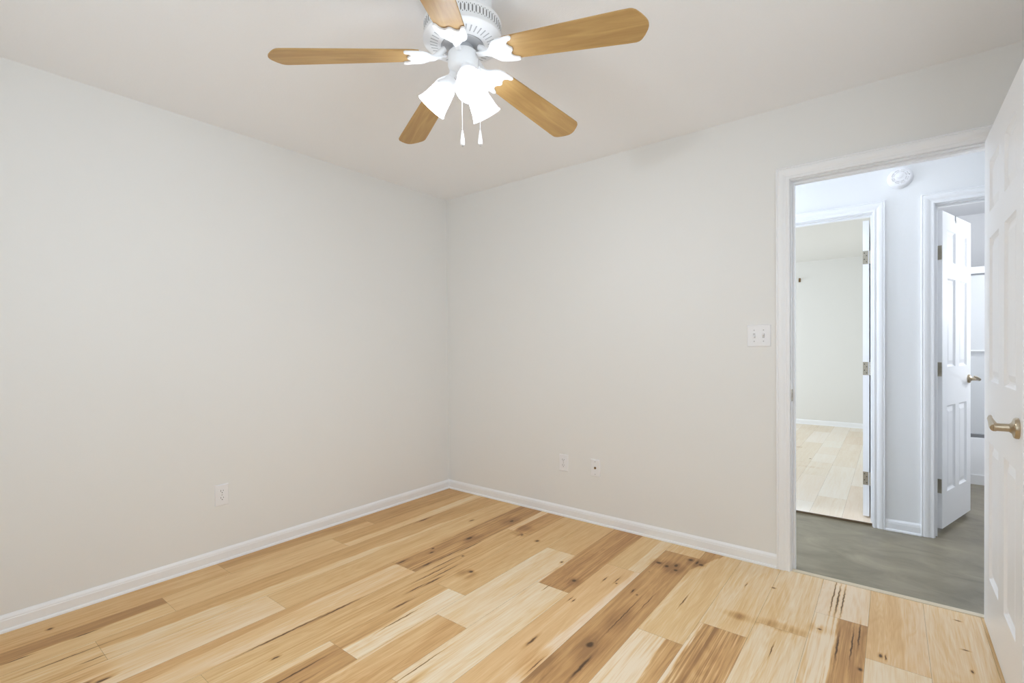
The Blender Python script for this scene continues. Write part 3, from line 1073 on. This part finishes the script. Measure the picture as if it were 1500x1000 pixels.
# perforated band: two rows of slanted slots and rows of dots, dark faces laid on the side wall for the shade inside
for k in range(66):
    a = 2 * PI * k / 66
    for (z0, z1, w) in ((-.104, -.126, .0024),):
        e = Vector((math.cos(a), math.sin(a), 0))
        tt = Vector((-math.sin(a), math.cos(a), 0))
        p = [e * .1388 + tt * (sx * w) + Vector((0, 0, z)) for sx, z in ((0, z0 + .003), (1, z0 - .003), (1, z1 + .003), (0, z1 - .003), (-1, z1 + .003), (-1, z0 - .003))]
        f = bm.faces.new([bm.verts.new(q) for q in p])
        f.material_index = 1
    a += PI / 66
    e = Vector((math.cos(a), math.sin(a), 0))
    tt = Vector((-math.sin(a), math.cos(a), 0))
    for zc in (-.1015, -.1285):
        p = [e * .1388 + tt * (.0017 * math.cos(q)) + Vector((0, 0, zc + .0022 * math.sin(q))) for q in [i * PI / 3 for i in range(6)]]
        f = bm.faces.new([bm.verts.new(q) for q in p])
        f.material_index = 1
# radial slots of the underside, flat grey faces with their shade painted in
for k in range(40):
    a = 2 * PI * (k + .5) / 40
    e = Vector((math.cos(a), math.sin(a), 0))
    tt = Vector((-math.sin(a), math.cos(a), 0))
    for r0, r1 in ((.091, .117),):
        def zz(r):
            return -.164 + (r - .086) * (.007 / .032) - .0004
        p = [e * r0 + tt * .0019 + Vector((0, 0, zz(r0))), e * r1 + tt * .0024 + Vector((0, 0, zz(r1))), e * r1 - tt * .0024 + Vector((0, 0, zz(r1))), e * r0 - tt * .0019 + Vector((0, 0, zz(r0)))]
        f = bm.faces.new([bm.verts.new(q) for q in p])
        f.material_index = 2
housing = obj('motor_housing', bm, [M_fanwhite, M_fangrey, plain('vent_shade', (.45, .46, .48), .6)], fan, True)
fw = obj('flywheel', lathe_bm([(.0, -.150), (.074, -.150), (.0745, -.156), (.074, -.165), (.068, -.168), (.038, -.168), (.036, -.188), (0, -.188)], 48), plain('grey_flywheel', (.52, .53, .55), .45, metal=.2), fan, True)
sw = obj('switch_housing', lathe_bm([(.0, -.1885), (.050, -.1885), (.0535, -.192), (.0535, -.236), (.050, -.246), (.040, -.254), (.022, -.262), (.012, -.270), (.008, -.278), (0, -.280)], 48), M_fanwhite, fan, True)

DROOP, PITCHB, Z0 = 0.114, -0.185, 2.243 - H
BL = [(.158, .044), (.180, .0500), (.40, .0590), (.58, .0655), (.610, .0657), (.619, .0635), (.628, .0575), (.641, .041), (.652, .022), (.6565, .010), (.6575, 0)]
BL = BL + [(u, -v) for u, v in BL[-2::-1]]
WING = [(.060, .010), (.088, .0105), (.104, .013), (.116, .022), (.127, .036), (.140, .046), (.158, .0515), (.190, .0545), (.206, .0550), (.2115, .0510), (.2115, .0440), (.206, .039), (.196, .036), (.188, .029), (.186, .021), (.190, .013), (.197, .006), (.199, 0)]
WING = WING + [(u, -v) for u, v in WING[-2::-1]]
HOLES = [[(.143 + .011 * math.cos(q), s * .025 + .008 * math.sin(q)) for q in [i * PI / 8 for i in range(16)]] for s in (-1, 1)]
HOLES.append([(.166 + .010 * math.cos(q), .009 * math.sin(q)) for q in [i * PI / 8 for i in range(16)]])
for k in range(5):
    a = math.radians(-131.0) - k * 2 * PI / 5
    e = Vector((math.cos(a) * math.cos(DROOP), math.sin(a) * math.cos(DROOP), -math.sin(DROOP)))
    w = Vector((-math.sin(a), math.cos(a), 0))
    n = e.cross(w)
    v = w * math.cos(PITCHB) + n * math.sin(PITCHB)
    nn = e.cross(v)
    rot = Matrix((e, v, nn)).transposed().to_4x4()
    rot.translation = (0, 0, Z0)
    fr = ((0, 0, 0), (1, 0, 0), (0, 1, 0), (0, 0, 1))
    bl = obj('blade', prism_bm(BL, fr, 0, .006, .0012), M_blade, fan)
    bl.matrix_local = rot
    bl['label'] = 'light oak fan blade with white scalloped bracket'
    bb = prism_bm(WING, fr, -.0075, -.0005, .0012)
    for hpts in HOLES:                                   # pierced openings, read as sunk rosettes
        va = [bb.verts.new((x, y, -.0079)) for x, y in hpts]
        vb = [bb.verts.new(((x - sum(q[0] for q in hpts) / 16) * .7 + sum(q[0] for q in hpts) / 16, (y - sum(q[1] for q in hpts) / 16) * .7 + sum(q[1] for q in hpts) / 16, -.0062)) for x, y in hpts]
        vc = [bb.verts.new(((x - sum(q[0] for q in hpts) / 16) * 1.22 + sum(q[0] for q in hpts) / 16, (y - sum(q[1] for q in hpts) / 16) * 1.22 + sum(q[1] for q in hpts) / 16, -.0074)) for x, y in hpts]
        vd = [bb.verts.new((x.co.x, x.co.y, -.0098)) for x in va]
        for i in range(16):
            i2 = (i + 1) % 16
            bb.faces.new((vc[i], vc[i2], vd[i2], vd[i]))
            bb.faces.new((vd[i], vd[i2], vb[i2], vb[i]))
        bb.faces.new(vb)
        for q in va:
            bb.verts.remove(q)
    # thick arm that climbs from the wing to the flywheel
    add_tube(bb, [(.062, 0, .024), (.075, 0, .016), (.092, 0, .002), (.108, 0, -.006), (.122, 0, -.006), (.138, 0, -.004)], [.010, .0115, .0115, .0110, .0090, .006], 12)
    for px, py in ((.178, .039), (.178, -.039), (.186, 0)):
        add_lathe(bb, [(.004, 0), (.004, .001), (0, .002)], 10, (px, py, -.0075), (0, 0, -1))
    obj('blade_bracket', bb, M_fanwhite, bl, True)

# lamps
for k in range(3):
    a = math.radians(-152.5 + 120 * k)
    dn = math.radians(49)
    ax = Vector((math.cos(a) * math.cos(dn), math.sin(a) * math.cos(dn), -math.sin(dn)))
    rim = Vector((math.cos(a) * .122, math.sin(a) * .122, 2.070 - H))
    neck = rim - ax * .112
    st = Vector((math.cos(a) * .034, math.sin(a) * .034, -.226))
    so = obj('lamp_socket', tube_bm([st, st * .4 + neck * .6 - ax * .012, neck - ax * .012], [.015, .016, .019], 18), M_fanwhite, fan, True)
    s2 = bmesh.new()
    add_lathe(s2, [(.0, -.016), (.019, -.016), (.0235, -.010), (.0250, .004), (.0292, .010), (.0357, .022), (.0392, .034), (.0384, .0345), (.0345, .0225), (.0282, .0112), (.0245, .006), (.0, .0055)], 28, neck, ax)
    bmesh.ops.recalc_face_normals(s2, faces=s2.faces)
    obj('holder_with_dim_neck', s2, M_fanwhite, so, True)  # holder cup lengthened over the glass to imitate its dimmer neck
    shp = [(.0235, .004), (.028, .010), (.0345, .022), (.0395, .040), (.0435, .062), (.0475, .084), (.0525, .102), (.0565, .110), (.0572, .112), (.0560, .1125), (.0545, .110), (.0505, .101), (.0455, .084), (.0415, .062), (.0375, .040), (.0325, .023), (.026, .012), (.0215, .006)]
    sh = obj('lamp_shade', lathe_bm(shp, 40, neck, ax, cap=False), M_shade, fan, True)
    sh['label'] = 'frosted glass lamp shade, lit'
    obj('bulb_base', lathe_bm([(.0, .018), (.013, .018), (.0145, .028), (.0215, .042), (.0275, .056), (.0275, .0575), (0, .0575)], 28, neck, ax), M_plastic, sh, True)
    bu = obj('bulb', lathe_bm([(.0, .058), (.0280, .058), (.0300, .066), (.0298, .076), (.0270, .088), (.019, .098), (.009, .1030), (0, .1045)], 28, neck, ax), M_bulb, sh, True)

# pull chains with white teardrop ends
rv = Vector((math.cos(.6661), math.sin(.6661), 0))
fv = Vector((-math.sin(.6661), math.cos(.6661), 0))
for (s, t0, zend) in ((.000, -.047, 1.900), (.060, .000, 1.921)):
    p = rv * s + fv * t0
    zt = -.226
    ze = zend - H
    ch = bmesh.new()
    add_tube(ch, [(p.x * .85, p.y * .85, zt), (p.x, p.y, zt - .004), (p.x, p.y, ze + .050)], .0009, 6)
    c = obj('pull_chain', ch, M_fanwhite, fan)
    kb = lathe_bm([(.0, .056), (.002, .055), (.0025, .050), (.004, .046), (.0052, .036), (.0074, .020), (.0082, .010), (.0070, .003), (.0, 0)], 16, (p.x, p.y, ze))
    add_lathe(kb, [(.0035, -.002), (.0035, .002), (0, .002)], 10, (p.x, p.y, ze), (0, 0, 1), 1)
    obj('pull_knob', kb, [M_fanwhite, M_screw], c, True)

# ------------------------------------------------------------------ bathroom beyond the third doorway
TX0, TX1, TY0, TY1, TZ = 3.1, 4.65, 2.80, 3.56, .385
tub = thing('bathtub', 'white alcove bathtub at the back of the bathroom', 'bathtub', (3.875, 3.18, -.0155))
bm = bmesh.new()
ax0, ax1, ay0, ay1 = TX0 - 3.875 + .002, TX1 - 3.875 - .002, TY0 - 3.18, TY1 - 3.18 - .002
z0, z1 = 0.0, TZ + .0155


def loop(x0, x1, y0, y1, z, r=0.0, n=6):
    out = []
    for cx, cy, a0 in ((x1 - r, y1 - r, 0), (x0 + r, y1 - r, PI / 2), (x0 + r, y0 + r, PI), (x1 - r, y0 + r, 3 * PI / 2)):
        for j in range(n + 1):
            q = a0 + (PI / 2) * j / n
            out.append(bm.verts.new((cx + r * math.cos(q), cy + r * math.sin(q), z)))
    return out


LP = [loop(ax0, ax1, ay0, ay1, z0, .004), loop(ax0, ax1, ay0, ay1, z1 - .012, .004), loop(ax0 + .006, ax1 - .006, ay0 + .006, ay1 - .006, z1, .006),
      loop(ax0 + .07, ax1 - .07, ay0 + .08, ay1 - .06, z1, .10), loop(ax0 + .085, ax1 - .085, ay0 + .095, ay1 - .075, z1 - .02, .12),
      loop(ax0 + .16, ax1 - .16, ay0 + .14, ay1 - .12, .07, .12)]
for a, b in zip(LP, LP[1:]):
    for i in range(len(a)):
        bm.faces.new((a[i], a[(i + 1) % len(a)], b[(i + 1) % len(a)], b[i]))
bm.faces.new(LP[-1])
bm.faces.new(LP[0][::-1])
bmesh.ops.recalc_face_normals(bm, faces=bm.faces)
obj('basin', bm, M_tub, tub, True)
ab = bmesh.new()
add_box(ab, (ax0 + .02, ay0 - .008, .000), (ax1 - .02, ay0 + .002, .085), bevel=.003)
obj('apron_skirt', ab, M_tub, tub)

sd = thing('shower_door', 'sliding glass tub door with white rails above the bathtub', 'shower door', (3.875, 2.845, TZ))
obj('header_rail', box_bm((-.772, -.030, 1.405), (.772, .030, 1.462), .004), M_rail, sd)
obj('header_groove', box_bm((-.770, -.022, 1.392), (.770, .022, 1.4045), .001), M_track, sd)
obj('sill_track', box_bm((-.772, -.030, .0005), (.772, .030, .030), .003), M_track, sd)
for s, x0, x1, yy in ((0, -.765, .03, -.012), (1, -.03, .765, .012)):
    gp = obj('glass_panel', box_bm((x0, yy - .003, .031), (x1, yy + .003, 1.391)), M_frost, sd)
tbm = bmesh.new()
add_tube(tbm, [(-.72, -.038, .742), (-.0, -.038, .742), (.72, -.038, .742)], .008, 12)
for x in (-.70, .70):
    add_tube(tbm, [(x, -.0155, .742), (x, -.038, .742)], .006, 10)
obj('towel_bar', tbm, M_rail, sd, True)

# ------------------------------------------------------------------ far room details
t = thing('wall_hook', 'small dark bronze hook high on the far room wall', 'hook', (1.877, 5.54, 2.168))
obj('hook_plate', box_bm((-.014, -.006, -.030), (.014, 0, .030), .003), M_bronze, t)
obj('hook_arm', tube_bm([(0, -.004, .010), (.004, -.035, .012), (.010, -.055, .000), (.016, -.060, .016)], .007, 10), M_bronze, t, True)

# ------------------------------------------------------------------ unseen windows the area lights shine through


def window(name, axis, lo, hi, z0, z1, plane, depth):
    """framed sash in a wall opening; axis = 'x' or 'y' is the running direction"""
    def P(s, d, z):
        return (s, plane + d, z) if axis == 'x' else (plane + d, s, z)
    bm = bmesh.new()

    def bar(s0, s1, a, b, d0, d1):
        p, q = P(s0, d0, a), P(s1, d1, b)
        add_box(bm, [min(i, j) for i, j in zip(p, q)], [max(i, j) for i, j in zip(p, q)])
    w = .045
    bar(lo, hi, z0, z0 + w, 0, depth)
    bar(lo, hi, z1 - w, z1, 0, depth)
    bar(lo, lo + w, z0 + w, z1 - w, 0, depth)
    bar(hi - w, hi, z0 + w, z1 - w, 0, depth)
    zm = (z0 + z1) / 2
    bar(lo + w, hi - w, zm - .02, zm + .02, depth * .3, depth * .8)
    bmesh.ops.recalc_face_normals(bm, faces=bm.faces)
    f = struct(obj(name, bm, M_trim))
    p, q = P(lo + w, depth * .5, z0 + w), P(hi - w, depth * .5 + .004, z1 - w)
    obj('pane', box_bm([min(i, j) for i, j in zip(p, q)], [max(i, j) for i, j in zip(p, q)]), M_pane, f)
    return f


window('window_1', 'x', WX0 + .001, WX1 - .001, WZ0 + .001, WZ1 - .001, FRONT - T + .01, .08)
window('added_window_4', 'y', -2.649, -1.351, .921, 2.139, RIGHT + .03, .08)  # made-up window, added to let the side fill in
window('added_window_5', 'y', .261, .859, .851, 2.149, .69, .08)  # made-up window, added to let the hall fill in
window('window_2', 'y', 2.601, 4.599, .601, 2.199, -.665, .08)
window('window_3', 'y', 1.801, 2.599, 1.401, 2.099, 4.66, .08)

# ------------------------------------------------------------------ hall dome light, above the door head
t = thing('dome_light', 'round lit dome light on the hall ceiling', 'ceiling light', (3.05, .58, H))
obj('base_ring', lathe_bm([(0, 0), (.150, 0), (.152, -.012), (.145, -.022), (0, -.022)], 40), M_fanwhite, t, True)
obj('dome', lathe_bm([(.140, -.0225), (.134, -.045), (.110, -.070), (.070, -.086), (.030, -.092), (0, -.093)], 40), M_dome, t, True)
